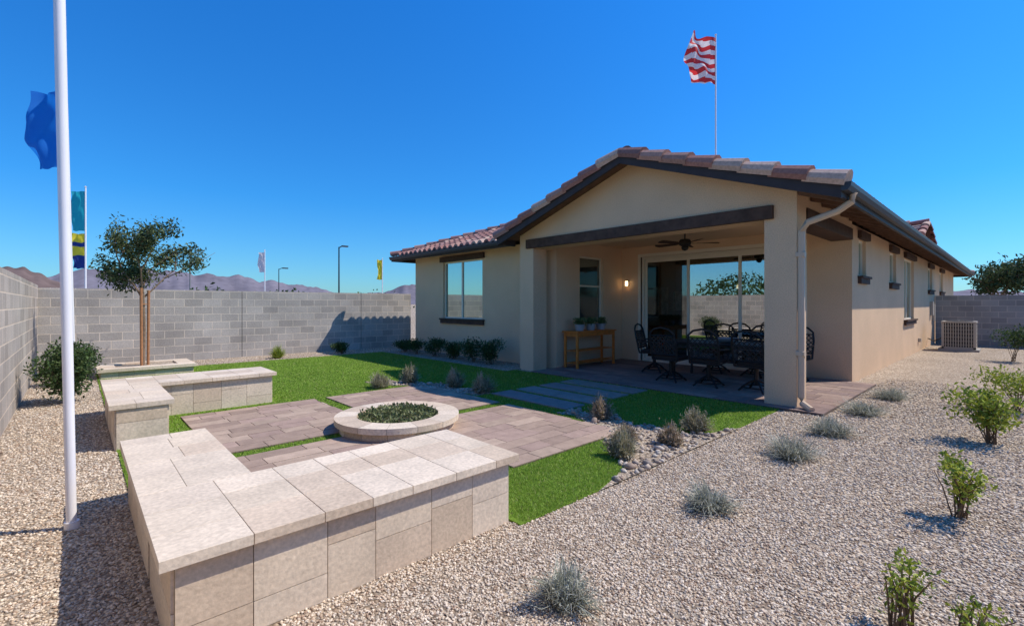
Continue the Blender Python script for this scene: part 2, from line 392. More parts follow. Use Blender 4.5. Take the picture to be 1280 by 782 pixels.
# ---------------------------------------------------------------- HOUSE
H=empty('stucco_house',(18,7.5,0))
EZ=3.05; SL=.35; GV=4.8; GE=2*GV-1.55; GI=7.65+(GV-1.55)
def wallp(plane,c,s0,s1,z0,z1,ops,name,t=.16,m='stucco'):
    b=MB()
    def P(s,d,z): return (c+d,s,z) if plane=='u' else (s,c+d,z)
    S=sorted({s0,s1,*[o[0] for o in ops],*[o[1] for o in ops]}); Z=sorted({z0,z1,*[o[2] for o in ops],*[o[3] for o in ops]})
    for a,a2 in zip(S[:-1],S[1:]):
        for q,q2 in zip(Z[:-1],Z[1:]):
            ma=(a+a2)/2; mq=(q+q2)/2
            if any(o[0]<ma<o[1] and o[2]<mq<o[3] for o in ops): continue
            for d in (0,t): b.poly([P(a,d,q),P(a2,d,q),P(a2,d,q2),P(a,d,q2)])
    for o in ops:
        for (A,B) in (((o[0],o[2]),(o[1],o[2])),((o[1],o[2]),(o[1],o[3])),((o[1],o[3]),(o[0],o[3])),((o[0],o[3]),(o[0],o[2]))):
            b.poly([P(A[0],0,A[1]),P(B[0],0,B[1]),P(B[0],t,B[1]),P(A[0],t,A[1])])
    for s in (s0,s1): b.poly([P(s,0,z0),P(s,t,z0),P(s,t,z1),P(s,0,z1)])
    b.poly([P(s0,0,z1),P(s1,0,z1),P(s1,t,z1),P(s0,t,z1)])
    return b.obj(name,[M[m]],H)
def window(plane,c,s0,s1,z0,z1,mull=(),trim=True,gm='glass',hz=None):
    def bx(b,a0,a1,d0,d1,q0,q1,m=0):
        if plane=='u': b.box(c+d0,c+d1,a0,a1,q0,q1,m)
        else: b.box(a0,a1,c+d0,c+d1,q0,q1,m)
    b=MB(); f=.045
    bx(b,s0,s1,.06,.12,z0,z0+f); bx(b,s0,s1,.06,.12,z1-f,z1)
    bx(b,s0,s0+f,.062,.118,z0+f,z1-f); bx(b,s1-f,s1,.062,.118,z0+f,z1-f)
    for mm in mull: bx(b,mm-.03,mm+.03,.064,.116,z0+f,z1-f)
    if hz: bx(b,s0+f,s1-f,.066,.114,hz-.02,hz+.02)
    b.obj('window_frame',[M['frame']],H)
    b=MB(); bx(b,s0+f*.5,s1-f*.5,.088,.094,z0+f*.5,z1-f*.5); b.obj('window_glass',[M[gm]],H)
    if trim:
        b=MB(); bx(b,s0-.08,s1+.08,-.06,.02,z0-.14,z0-.0); bx(b,s0-.10,s1+.10,-.09,.018,z0-.035,z0+.01)
        bx(b,s0-.10,s1+.10,-.07,.02,z1+.0,z1+.15); b.obj('window_trim',[M['beam']],H)
wallp('u',8.15,7.25,13.4,0,3.0,[(9.95,11.82,1.07,2.76)],'wall_wing')
window('u',8.15,9.95,11.82,1.07,2.76,[10.95])
wallp('v',7.25,8.31,10.8,0,3.0,[(9.0,9.95,1.1,2.68)],'wall_patio_side')
window('v',7.25,9.0,9.95,1.1,2.68,[],trim=False,hz=1.95,gm='glass2')
wallp('u',10.8,2.28,7.25,0,3.0,[(2.95,6.67,.03,2.72)],'wall_patio_back')
SW=[(11.35,12.0,2.05,2.80,[]),(14.7,15.6,2.02,2.80,[]),(16.9,18.7,1.05,2.80,[17.8]),(22.1,23.3,2.0,2.8,[]),(25.8,27.0,2.0,2.8,[])]
wallp('v',2.12,10.8,32,0,3.02,[s[:4] for s in SW],'wall_side')
for s in SW: window('v',2.12,*s[:4],s[4])
onebox('wall_end',8.31,31.8,13.24,13.4,0,3.0,M['stucco'],H)
onebox('wall_rear',31.84,32.0,2.28,13.4,0,3.0,M['stucco'],H)
b=MB()
for c in ((7.5,7.93,2.12,2.55),(7.5,7.93,7.36,7.79)):
    b.box(*c,0,2.75)
b.obj('patio_columns',[M['stucco']],H)
b=MB()
rz=lambda v:EZ+SL*(min(v,2*GV-v)-1.55)-.075
pr=[(2.12,2.75),(7.79,2.75),(7.79,rz(7.79)),(GV,rz(GV)),(2.12,rz(2.12))]
for u in (7.5,7.93): b.poly([(u,p[0],p[1]) for p in pr])
for p,q in zip(pr,pr[1:]+pr[:1]): b.poly([(7.5,*p),(7.93,*p),(7.93,*q),(7.5,*q)])
b.box(7.93,8.15,7.36,7.79,2.75,3.06)
b.box(7.93,10.8,2.12,2.5,2.93,3.14)
b.obj('gable_wall',[M['stucco']],H)
b=MB(); b.box(7.44,7.52,2.42,7.55,2.75,2.95); b.box(7.95,10.78,2.10,2.46,2.72,2.93); b.obj('patio_beams',[M['beam']],H,bevel=.006)
onebox('patio_ceiling',7.93,10.8,2.5,7.25,2.99,3.03,M['ceil'],H)
# three panel sliding door
b=MB(); f=.06
b.box(10.86,10.97,2.95,6.67,2.66,2.72); b.box(10.86,10.97,2.95,6.67,.03,.07)
for v in (2.95,6.61): b.box(10.862,10.968,v,v+.06,.07,2.66)
PAN=[(2.99,4.24,10.875),(4.18,5.46,10.899),(5.40,6.62,10.923)]
for v0,v1,d in PAN:
    b.box(d,d+.02,v0,v0+.07,.07,2.66); b.box(d,d+.02,v1-.07,v1,.07,2.66); b.box(d,d+.02,v0+.07,v1-.07,.07,.15); b.box(d,d+.02,v0+.07,v1-.07,2.58,2.66)
b.box(10.80-.012,10.80+.05,6.67,6.75,.03,2.80); b.box(10.80-.012,10.80+.05,2.87,6.67,2.72,2.80);b.box(10.80-.012,10.80+.05,2.87,2.95,.03,2.72)
b.obj('sliding_door_frame',[M['frame']],H)
for i,(v0,v1,d) in enumerate(PAN):
    onebox('sliding_door_glass',d+.008,d+.012,v0+.07,v1-.07,.15,2.58,M['dglass' if i<2 else 'dglass2'],H)
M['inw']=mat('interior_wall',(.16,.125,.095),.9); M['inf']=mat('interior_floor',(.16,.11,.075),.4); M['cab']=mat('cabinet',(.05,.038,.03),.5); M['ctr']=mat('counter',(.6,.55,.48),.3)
M['art']=mat('picture',(.50,.46,.38),.7,ns=6,na=.5)
b=MB()
b.poly([(10.98,2.3,.02),(17,2.3,.02),(17,7.2,.02),(10.98,7.2,.02)],1)
b.poly([(10.98,2.3,2.85),(17,2.3,2.85),(17,7.2,2.85),(10.98,7.2,2.85)])
b.poly([(17,2.3,0),(17,7.2,0),(17,7.2,2.85),(17,2.3,2.85)]); b.poly([(10.98,2.3,0),(17,2.3,0),(17,2.3,2.85),(10.98,2.3,2.85)]); b.poly([(10.98,7.2,0),(17,7.2,0),(17,7.2,2.85),(10.98,7.2,2.85)])
b.box(16.3,16.9,2.6,6.6,.02,.9,2); b.box(16.6,16.9,2.6,6.6,1.45,2.5,2); b.box(14,14.9,3.6,6.0,.02,.88,2); b.box(13.95,14.95,3.5,6.1,.88,.93,3)
b.box(12.3,13.1,7.15,7.19,1.2,2.0,4); b.box(13.5,14.1,7.15,7.19,1.3,1.9,4); b.box(11.8,13.6,6.4,7.0,.02,.45,2); b.box(11.8,13.6,6.95,7.1,.3,.9,2)
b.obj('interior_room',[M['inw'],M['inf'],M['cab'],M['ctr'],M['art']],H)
b=MB()
for v in (4.6,5.6): b.tube([(14.4,v,2.85),(14.4,v,2.1)],.01,6); b.lathe(14.4,v,[(.02,2.1),(.07,2.04),(.075,1.97),(.02,1.95)],12,1)
b.obj('pendant_lights',[M['blkmetal'],M['bulb']],H)
b=MB(); b.box(10.75,10.8,7.02,7.07,2.0,2.12,0); b.lathe(10.71,7.045,[(.015,2.14),(.045,2.12),(.048,2.11)],12,0); b.lathe(10.71,7.045,[(.035,2.11),(.038,2.0),(.015,1.98)],12,1); b.obj('wall_sconce',[M['blkmetal'],M['bulb']],H)

# ---- roof
zf=lambda u,v:EZ+SL*(u-7.65); zr=lambda u,v:EZ+SL*(v-1.55); zg=lambda u,v:EZ+SL*(GE-v)
zl=lambda u,v:EZ+SL*(13.95-v); zb=lambda u,v:EZ+SL*(33.2-u)
RP=[([(7.1,1.55),(33.2,1.55),(27.0,7.75),(13.85,7.75),(GI,GV),(7.1,GV)],zr,(7.1,1.55),(1,0),(0,1)),
    ([(7.65,13.95),(13.85,7.75),(GI,GV),(7.65,GE)],zf,(7.65,GE-4),(0,1),(1,0)),
    ([(7.1,GE),(7.1,GV),(GI,GV),(7.65,GE)],zg,(7.1,GE),(1,0),(0,-1)),
    ([(7.65,13.95),(33.2,13.95),(27,7.75),(13.85,7.75)],zl,(7.65,13.95),(1,0),(0,-1)),
    ([(33.2,1.55),(33.2,13.95),(27,7.75)],zb,(33.2,1.55),(0,1),(-1,0))]
b=MB()
for poly,z,*_ in RP:
    b.poly([(p[0],p[1],z(*p)) for p in poly],0); b.poly([(p[0],p[1],z(*p)-.06) for p in poly][::-1],1)
b.obj('roof_deck',[M['tileb'],M['soffit']],H)
def inside(p,poly):
    x,y=p; r=False; j=len(poly)-1
    for i in range(len(poly)):
        xi,yi=poly[i]; xj,yj=poly[j]
        if (yi>y)!=(yj>y) and x<(xj-xi)*(y-yi)/(yj-yi)+xi: r=not r
        j=i
    return r
TC=[(.36,.18,.145),(.29,.145,.125),(.41,.235,.185),(.24,.13,.115),(.52,.36,.28),(.32,.19,.17)]
def tc_():
    c=random.choice(TC); k=random.uniform(.85,1.12); return tuple(x*k for x in c)
prof=[(-.125,.005),(-.09,.02),(-.065,.062),(0,.088),(.065,.062),(.09,.02),(.125,.005)]
def tiles(name,poly,z,o,e,s,W=.26,X=.36):
    b=MB(); us=[p[0] for p in poly]; vs=[p[1] for p in poly]
    span=max(max(us)-min(us),max(vs)-min(vs))+8
    for j in range(0,22):
        for i in range(-4,int(span/W)):
            cu=o[0]+e[0]*(i+.5)*W+s[0]*(j+.5)*X; cv=o[1]+e[1]*(i+.5)*W+s[1]*(j+.5)*X
            if not inside((cu,cv),poly): continue
            c=tc_(); n=len(b.v); kk=W/.25
            for (t,lift) in ((-.06,.035),(X,.0)):
                for (x,h) in prof:
                    U=o[0]+e[0]*((i+.5)*W+x*kk)+s[0]*(j*X+t); V=o[1]+e[1]*((i+.5)*W+x*kk)+s[1]*(j*X+t)
                    b.v.append((U,V,z(U,V)+h+lift))
            for x,h in prof:
                U=o[0]+e[0]*((i+.5)*W+x*kk)+s[0]*(j*X-.06); V=o[1]+e[1]*((i+.5)*W+x*kk)+s[1]*(j*X-.06)
                b.v.append((U,V,z(U,V)+max(0,h-.02)*.75))
            for k in range(6):
                b.f.append((n+k,n+k+1,n+7+k+1,n+7+k)); b.m.append(0); b.c.append(c)
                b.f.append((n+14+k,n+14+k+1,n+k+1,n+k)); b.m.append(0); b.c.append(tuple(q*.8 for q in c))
    return b.obj(name,[M['tile']],H)
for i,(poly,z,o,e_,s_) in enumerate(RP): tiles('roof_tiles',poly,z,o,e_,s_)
def caps(b,p0,p1,r=.12,L_=.40,lift=.05,over=1.3):
    p0=Vector(p0);p1=Vector(p1); d=p1-p0; n=max(1,int(d.length/L_)); d/=n; dn=d.normalized()
    a=dn.cross(Vector((0,0,1))).normalized(); up=a.cross(dn).normalized()
    for i in range(n):
        c=tc_(); q0=p0+d*i-dn*.05+up*(lift+.035); q1=p0+d*(i+1)+up*lift; nn=len(b.v)
        for q,rr in ((q0,r*1.1),(q1,r*.9)):
            for k in range(9):
                t=math.pi*(k/8*over-(over-1)/2); b.v.append(tuple(q+a*math.cos(t)*rr+up*math.sin(t)*rr*.8))
        for k in range(8): b.f.append((nn+k,nn+k+1,nn+10+k,nn+9+k)); b.m.append(0); b.c.append(c)
        b.f.append(tuple(nn+k for k in range(9))); b.m.append(0); b.c.append(tuple(x*.85 for x in c))
b=MB(); pk=EZ+SL*(GV-1.55); mr_=EZ+SL*6.2
caps(b,(7.14,1.5,EZ),(7.14,GV+.02,pk),.15,.42,.0,1.45)
caps(b,(7.14,GE+.05,EZ),(7.14,GV-.02,pk),.15,.42,.0,1.45)
caps(b,(7.32,GV,pk-.02),(GI,GV,pk-.02),.12)
caps(b,(7.65,13.95,EZ),(13.85,7.75,mr_)); caps(b,(13.85,7.75,mr_),(27,7.75,mr_)); caps(b,(33.2,1.55,EZ),(27,7.75,mr_)); caps(b,(33.2,13.95,EZ),(27,7.75,mr_))
b.obj('roof_caps',[M['tile']],H)
gu,gw=19.6,1.5; gz=4.0; v0=1.9
vz=1.55+(gz-EZ)/SL
b=MB(); ez=gz-SL*gw; ve=1.55+(ez-EZ)/SL
b.poly([(gu,v0,gz),(gu,vz,gz),(gu-gw,max(ve,v0),ez),(gu-gw,v0,ez)],0); b.poly([(gu,v0,gz),(gu,vz,gz),(gu+gw,max(ve,v0),ez),(gu+gw,v0,ez)],0)
b.poly([(gu,v0+.1,gz-.05),(gu-gw,v0+.1,ez-.05),(gu+gw,v0+.1,ez-.05)],1)
b.obj('cross_gable',[M['tileb'],M['stucco']],H)
b=MB(); caps(b,(gu,v0,gz),(gu,vz,gz)); caps(b,(gu-gw,v0,ez),(gu,v0,gz),.1); caps(b,(gu+gw,v0,ez),(gu,v0,gz),.1)
for q in (.3,.6,.9,1.2): caps(b,(gu-q,v0,gz-SL*q),(gu-q,vz-q*.9,gz-SL*q),.08,.4,.0)
b.obj('cross_gable_tiles',[M['tile']],H)
b=MB()
def rake(va,vb,za,zb_):
    for (u0,u1,h,top) in ((7.06,7.11,.19,-.005),):
        A=[(va,za+top),(vb,zb_+top),(vb,zb_-h),(va,za-h)]
        for u in (u0,u1): b.poly([(u,*p) for p in A])
        for p,q in zip(A,A[1:]+A[:1]): b.poly([(u0,*p),(u1,*p),(u1,*q),(u0,*q)])
rake(1.5,GV,EZ-.02,pk); rake(GE+.05,GV,EZ-.02,pk)
b.box(7.60,7.65,GE+.05,13.98,EZ-.16,EZ-.0); b.box(7.11,33.2,1.50,1.545,EZ-.19,EZ-.01); b.box(7.6,33.2,13.95,14.0,EZ-.16,EZ); b.box(33.2,33.25,1.5,14,EZ-.16,EZ); b.box(7.11,7.6,GE,GE+.05,EZ-.19,EZ-.01)
b.obj('fascia',[M['fascia']],H)
b=MB()
def gut(b,horiz,a0,a1,c):
    P=[(0,-.02),(0,-.12),(-.07,-.12),(-.10,-.07),(-.11,-.02),(-.095,-.02),(-.085,-.06),(-.02,-.06)]
    for p,q in zip(P,P[1:]+P[:1]):
        if horiz=='u': b.poly([(a0,c+p[0],EZ+p[1]),(a1,c+p[0],EZ+p[1]),(a1,c+q[0],EZ+q[1]),(a0,c+q[0],EZ+q[1])])
        else: b.poly([(c+p[0],a0,EZ+p[1]),(c+p[0],a1,EZ+p[1]),(c+q[0],a1,EZ+q[1]),(c+q[0],a0,EZ+q[1])])
    for a in (a0,a1):
        b.poly([(a,c+p[0],EZ+p[1]) for p in P[:6]] if horiz=='u' else [(c+p[0],a,EZ+p[1]) for p in P[:6]])
gut(b,'u',7.05,33.3,1.498); gut(b,'v',GE+.1,13.95,7.598)
b.obj('gutters',[M['gutter']],H)
b=MB()
u=7.5
while u<33:
    b.poly([(u,1.56,EZ-.075),(u,2.11,EZ+.12),(u,2.11,EZ-.0),(u,1.56,EZ-.19)]); b.poly([(u+.05,1.56,EZ-.075),(u+.05,2.11,EZ+.12),(u+.05,2.11,EZ-.0),(u+.05,1.56,EZ-.19)])
    b.poly([(u,1.56,EZ-.19),(u+.05,1.56,EZ-.19),(u+.05,2.11,EZ),(u,2.11,EZ)]); u+=.6
b.obj('rafter_tails',[M['soffit']],H)
b=MB()
b.tube([(7.42,1.44,2.95),(7.42,1.46,2.84),(7.44,1.62,2.74),(7.47,1.98,2.64),(7.52,2.07,2.52),(7.52,2.07,.18),(7.50,2.05,.1),(7.36,1.90,.05)],.045,8)
b.tube([(7.52,2.13,2.2),(7.52,2.02,2.2)],.052,6); b.tube([(7.52,2.13,.8),(7.52,2.02,.8)],.052,6)
b.obj('downspout',[M['spout']],H,smooth=True)

# ---------------------------------------------------------------- ceiling fan
e=empty('ceiling_fan',(8.9,4.5,2.7)); b=MB(); fx,fy=8.9,4.5
b.lathe(fx,fy,[(.001,3.0),(.07,2.99),(.07,2.95),(.015,2.93),(.015,2.80),(.09,2.79),(.12,2.74),(.11,2.68),(.06,2.65),(.07,2.62),(.05,2.58),(.001,2.56)],20)
b.obj('motor',[M['blkmetal']],e,smooth=True); b=MB()
for k in range(5):
    a=2*math.pi*k/5+.3; ca,sa=math.cos(a),math.sin(a)
    def q(r,t,z): return (fx+ca*r-sa*t,fy+sa*r+ca*t,z)
    for z0 in (2.705,2.715):
        b.poly([q(.12,-.03,z0),q(.25,-.06,z0-.01),q(.62,-.075,z0-.015),(q(.66,0,z0)),q(.62,.075,z0+.015),q(.25,.06,z0+.01),q(.12,.03,z0)])
b.obj('blades',[M['beam']],e)

# ---------------------------------------------------------------- furniture
def chair(x,y,rot):
    e=empty('patio_chair',(x,y,.035)); X=Matrix.Translation((x,y,.035))@Matrix.Rotation(rot,4,'Z')
    b=MB(); r=.015
    for k in range(4):
        a=math.pi/4+k*math.pi/2; b.tube([(0,0,.2),(.16*math.cos(a),.16*math.sin(a),.12),(.29*math.cos(a),.29*math.sin(a),.01)],.018,6)
    ring=[(.22*math.cos(t),.22*math.sin(t),.07) for t in np.linspace(0,2*math.pi,17)]; b.tube(ring,.012,5)
    b.tube([(0,0,.12),(0,0,.40)],.035,8)
    b.tube([(-.24,-.25,.42),(.25,-.25,.43),(.27,0,.43),(.25,.25,.43),(-.24,.25,.42),(-.24,-.25,.42)],r,6)
    def bp(y,z): return (-.24-(z-.42)*.22,y,z)
    arch=[bp(-.25,.42),bp(-.26,.75),bp(-.24,.92),bp(-.15,1.0),bp(0,1.03),bp(.15,1.0),bp(.24,.92),bp(.26,.75),bp(.25,.42)]
    b.tube(arch,.019,6); b.tube([bp(-.255,.52),bp(.255,.52)],.013,5); b.tube([bp(-.25,.88),bp(.25,.88)],.013,5)
    for k in range(-4,7):
        for sgn in (1,-1):
            y0=-.25+k*.085; a0=max(-.25,y0); a1=min(.25,y0+.36)
            if a1-a0<.03: continue
            b.tube([bp(sgn*a0,.52+(a0-y0)),bp(sgn*a1,.52+(a1-y0))],.010,4,caps=False)
    for s in (-1,1):
        b.tube([bp(s*.26,.68),(-.05,s*.29,.67),(.2,s*.29,.66),(.26,s*.28,.60),(.22,s*.25,.43)],.018,6)
    b.obj('frame',[M['blkmetal']],e,xf=X)
    b=MB(); b.box(-.22,.24,-.235,.235,.43,.49); b.obj('seat',[M['cushion']],e,xf=X,bevel=.02)
chair(8.35,4.5,0); chair(8.3,3.75,.12); chair(8.4,2.98,-.1); chair(9.2,5.35,-math.pi/2+.2); chair(10.1,4.4,math.pi); chair(10.1,3.6,math.pi-.1); chair(10.05,2.9,math.pi)
e=empty('dining_table',(9.2,3.8,.035)); b=MB()
tx0,tx1,ty0,ty1=8.72,9.72,2.72,4.92
b.box(tx0,tx1,ty0,ty1,.735,.76); b.box(tx0+.05,tx1-.05,ty0+.05,ty1-.05,.69,.735); b.obj('table_top',[M['blkmetal']],e,bevel=.012)
b=MB()
for x in (8.85,9.59):
    for y in (2.95,4.7):
        b.tube([(x,y,.70),(x+.03*(1 if x>9.2 else -1),y,.4),(x,y,.035)],[.03,.022,.028],8)
for y in (2.95,4.7): b.tube([(8.85,y,.3),(9.22,y,.42),(9.59,y,.3)],.014,6)
b.tube([(9.22,2.95,.42),(9.22,4.7,.42)],.014,6); b.obj('table_legs',[M['blkmetal']],e)
e2=empty('serving_bowl',(9.2,3.8,.76)); b=MB(); b.lathe(9.2,3.8,[(.001,.763),(.1,.765),(.19,.83),(.2,.85),(.18,.84),(.09,.78),(.001,.775)],24); b.obj('bowl',[M['pot']],e2,smooth=True)
e=empty('potting_table',(9.05,6.95,.035)); b=MB(); x0,x1,y0,y1=8.3,9.75,6.75,7.15
for x in (x0,x1-.05):
    for y in (y0,y1-.05): b.box(x,x+.05,y,y+.05,.035,.85)
for i in range(4): b.box(x0-.03,x1+.03,y0-.03+i*.118,y0-.03+i*.118+.11,.85,.88)
b.box(x0+.05,x1-.05,y0+.01,y0+.03,.76,.85); b.box(x0+.01,x0+.03,y0+.05,y1-.05,.76,.85); b.box(x1-.03,x1-.01,y0+.05,y1-.05,.76,.85)
for z in (.14,.42):
    for i in range(3): b.box(x0+.01,x1-.01,y0+.06+i*.1,y0+.06+i*.1+.08,z,z+.02)
b.tube([(x0+.05,y0+.025,.2),(x1-.05,y0+.025,.2)],.01,6)
b.obj('wood_frame',[M['cart']],e,bevel=.003)

# ---------------------------------------------------------------- foliage
def leaves(P,size,cols,up=.3,asp=.45):
    n=len(P); d=rng.normal(size=(n,3)); d[:,2]+=up; d/=np.linalg.norm(d,axis=1)[:,None]
    t=rng.normal(size=(n,3)); s=np.cross(d,t); s/=np.linalg.norm(s,axis=1)[:,None]
    L=size*rng.uniform(.6,1.3,size=(n,1)); W=L*asp
    nn=np.cross(d,s)
    a=P; bb=P+d*L*.5+s*W*.5+nn*W*.12; c=P+d*L; dd=P+d*L*.5-s*W*.5+nn*W*.12
    V=np.stack([a,bb,c,dd],1).reshape(-1,3); F=np.arange(4*n).reshape(n,4)
    cc=np.array(cols)[rng.integers(0,len(cols),n)]*rng.uniform(.75,1.25,size=(n,1))
    return V,F,cc
def join(parts):
    V=[];F=[];C=[];o=0
    for v,f,c in parts: V.append(v);F.append(f+o);C.append(c);o+=len(v)
    return np.concatenate(V),np.concatenate(F),np.concatenate(C)
def stems(b,base,n,h,r,th,col):
    tips=[]
    for i in range(n):
        a=random.uniform(0,6.28); q=random.uniform(.2,1)*r; hh=h*random.uniform(.7,1)
        p0=Vector(base)+Vector((random.uniform(-.04,.04),random.uniform(-.04,.04),0))
        p2=Vector(base)+Vector((math.cos(a)*q,math.sin(a)*q,hh)); p1=(p0+p2)/2+Vector((0,0,hh*.12))
        b.tube([p0,p1,p2],[th,th*.7,th*.35],5,0,col,caps=False); tips.append((p0,p1,p2))
    return tips
DG=[(.045,.08,.025),(.065,.11,.03),(.035,.06,.022),(.09,.14,.04)]
YG=[(.34,.40,.05),(.24,.31,.04),(.46,.48,.07),(.16,.23,.035)]
GR=[(.42,.42,.34),(.35,.36,.28),(.53,.51,.42),(.27,.28,.21)]
OL=[(.32,.30,.18),(.40,.36,.24),(.24,.23,.13),(.48,.42,.31)]
BR=[(.46,.36,.25),(.35,.27,.19),(.53,.42,.32),(.27,.23,.13)]
def shrub(name,x,y,r,h,n,size,cols,z=0,asp=.45,clump=9,nst=10,dense=.55):
    e=empty(name,(x,y,z)); b=MB(); T=stems(b,(x,y,z),nst,h*.9,r*.9,.006,(.16,.11,.07)); b.obj('stems',[M['rock']],e)
    cl=[]
    for i in range(clump):
        t=T[i%len(T)]; f=random.uniform(.35,1.0); p=t[1].lerp(t[2],f) if f>.5 else t[0].lerp(t[1],f*2)
        cl.append(np.array(p))
    P=[]
    for c in cl:
        k=n//clump; d=rng.normal(size=(k,3)); d/=np.linalg.norm(d,axis=1)[:,None]; rr=rng.uniform(0,1,size=(k,1))**.45
        P.append(c+d*rr*np.array([r*dense,r*dense,h*.28*dense/.55]))
    P=np.concatenate(P); P[:,2]=np.maximum(P[:,2],z+.01)
    V,F,C=leaves(P,size,cols,.4,asp)
    mk_np('foliage',V,F,[M['leaf']],C,parent=e)
def tuft(name,x,y,r,h,n,cols,z=0,w=.005):
    e=empty(name,(x,y,z))
    a=rng.uniform(0,2*np.pi,n); q=rng.uniform(0,1,n)**.6; el=rng.uniform(.15,1.5,n)
    base=np.stack([x+np.cos(a)*q*r*.35,y+np.sin(a)*q*r*.35,np.full(n,z)],1)
    L=rng.uniform(.4,1.0,n)*(1+.25*np.sin(a*3+x*7)+.12*np.sin(a*7+y*5))
    tip=np.stack([x+np.cos(a)*np.cos(el)*r*L*1.05,y+np.sin(a)*np.cos(el)*r*L*1.05,z+np.sin(el)*h*L+.01],1)
    m=(base+tip)/2+rng.normal(size=(n,3))*r*.08; m[:,2]+=h*.08; m[:,2]=np.maximum(m[:,2],z+.005)
    s=np.stack([-np.sin(a),np.cos(a),rng.normal(size=n)*.4],1)*w
    V=np.stack([base-s*.6,base+s*.6,m+s,m-s],1); V2=np.stack([m-s,m+s,tip+s*.3,tip-s*.3],1)
    V=np.concatenate([V,V2]).reshape(-1,3); F=np.arange(len(V)).reshape(-1,4)
    C=np.array(cols)[rng.integers(0,len(cols),n)]*rng.uniform(.8,1.2,size=(n,1)); C=np.concatenate([C*.7,C])
    k=n*3; i=rng.integers(0,n,k); f=rng.uniform(.2,1,size=(k,1)); P=base[i]*(1-f)+tip[i]*f+rng.normal(size=(k,3))*r*.07; P[:,2]=np.maximum(P[:,2],z+.005)
    lv=leaves(P,w*5,cols,.5,.35)
    V,F,C=join([(V,F,C),lv]); mk_np('foliage',V,F,[M['leaf']],C,parent=e)
for (x,y,r,h) in ((1.80,1.54,.22,.17),(3.40,1.53,.27,.16),(5.1,1.5,.33,.23),(6.35,1.45,.36,.2),(7.85,1.42,.38,.18),(9.4,1.35,.36,.18)):
    tuft('desert_shrub',x,y,r,h,700,GR,w=.0028)
for (x,y,r,h,c) in ((3.9,2.62,.19,.25,OL),(4.62,2.5,.17,.2,BR),(5.3,2.55,.21,.25,OL),(4.98,3.66,.19,.28,BR),(5.0,6.1,.24,.3,OL),(4.97,6.85,.22,.32,OL),(4.6,7.75,.2,.32,OL),(3.95,7.7,.22,.24,OL),(4.4,2.9,.15,.16,BR)):
    tuft('desert_shrub',x,y,r,h,1100,c,z=.015,w=.005)
shrub('brittlebush',7.2,.18,.33,.60,1400,.055,YG,clump=18,nst=18,dense=.42)
shrub('brittlebush',4.55,.27,.21,.46,520,.042,YG,clump=15,nst=16,dense=.32)
shrub('brittlebush',2.78,.36,.15,.34,330,.030,YG,clump=13,nst=14,dense=.34)
shrub('brittlebush',2.78,.14,.16,.26,200,.030,YG,clump=9,nst=12,dense=.34)
shrub('brittlebush',9.6,-.02,.42,.6,1300,.05,YG,clump=12)
shrub('brittlebush',18,.05,.5,.9,1200,.07,DG,clump=12)
shrub('green_shrub',-.1,9.85,.46,.88,5200,.055,DG+[(.13,.17,.06)],clump=26,nst=16)
shrub('green_shrub',.0,11.9,.35,.8,2200,.055,DG,clump=16)
for (x,y,r,h) in ((7.55,13.0,.33,.38),(7.5,12.2,.35,.42),(7.5,11.3,.38,.5),(7.5,10.4,.36,.48),(7.5,9.5,.42,.62),(7.5,8.8,.38,.62),(5.9,13.9,.3,.35)):
    shrub('green_shrub',x,y,r,h,1700,.055,DG,clump=14)
tuft('desert_shrub',4.1,13.95,.25,.35,500,YG,w=.006)
n=2600; a=rng.uniform(0,6.283,n); q=np.sqrt(rng.uniform(0,1,n))*.47
P=np.stack([CX+np.cos(a)*q,CY+np.sin(a)*q,.11+rng.uniform(0,1,n)*.14*(1.15-q/.48*.6)],1)
V,F,C=leaves(P,.045,[(.14,.17,.06),(.21,.23,.10),(.08,.11,.045),(.28,.28,.14)],.5,.5)
mk_np('groundcover_plant',V,F,[M['leaf']],C)
for x in (8.6,9.02,9.42):
    e=empty('potted_plant',(x,6.93,.88)); b=MB(); b.lathe(x,6.93,[(.001,.882),(.09,.882),(.12,1.02),(.125,1.03),(.105,1.02),(.001,1.0)],18); b.obj('pot',[M['pot']],e,smooth=True)
    n=320; P=np.stack([x+rng.normal(size=n)*.06,6.93+rng.normal(size=n)*.06,1.02+rng.uniform(0,.13,n)],1); V,F,C=leaves(P,.06,[(.12,.18,.06),(.18,.24,.09),(.08,.12,.04)],.8,.4); mk_np('leaves',V,F,[M['leaf']],C,parent=e)

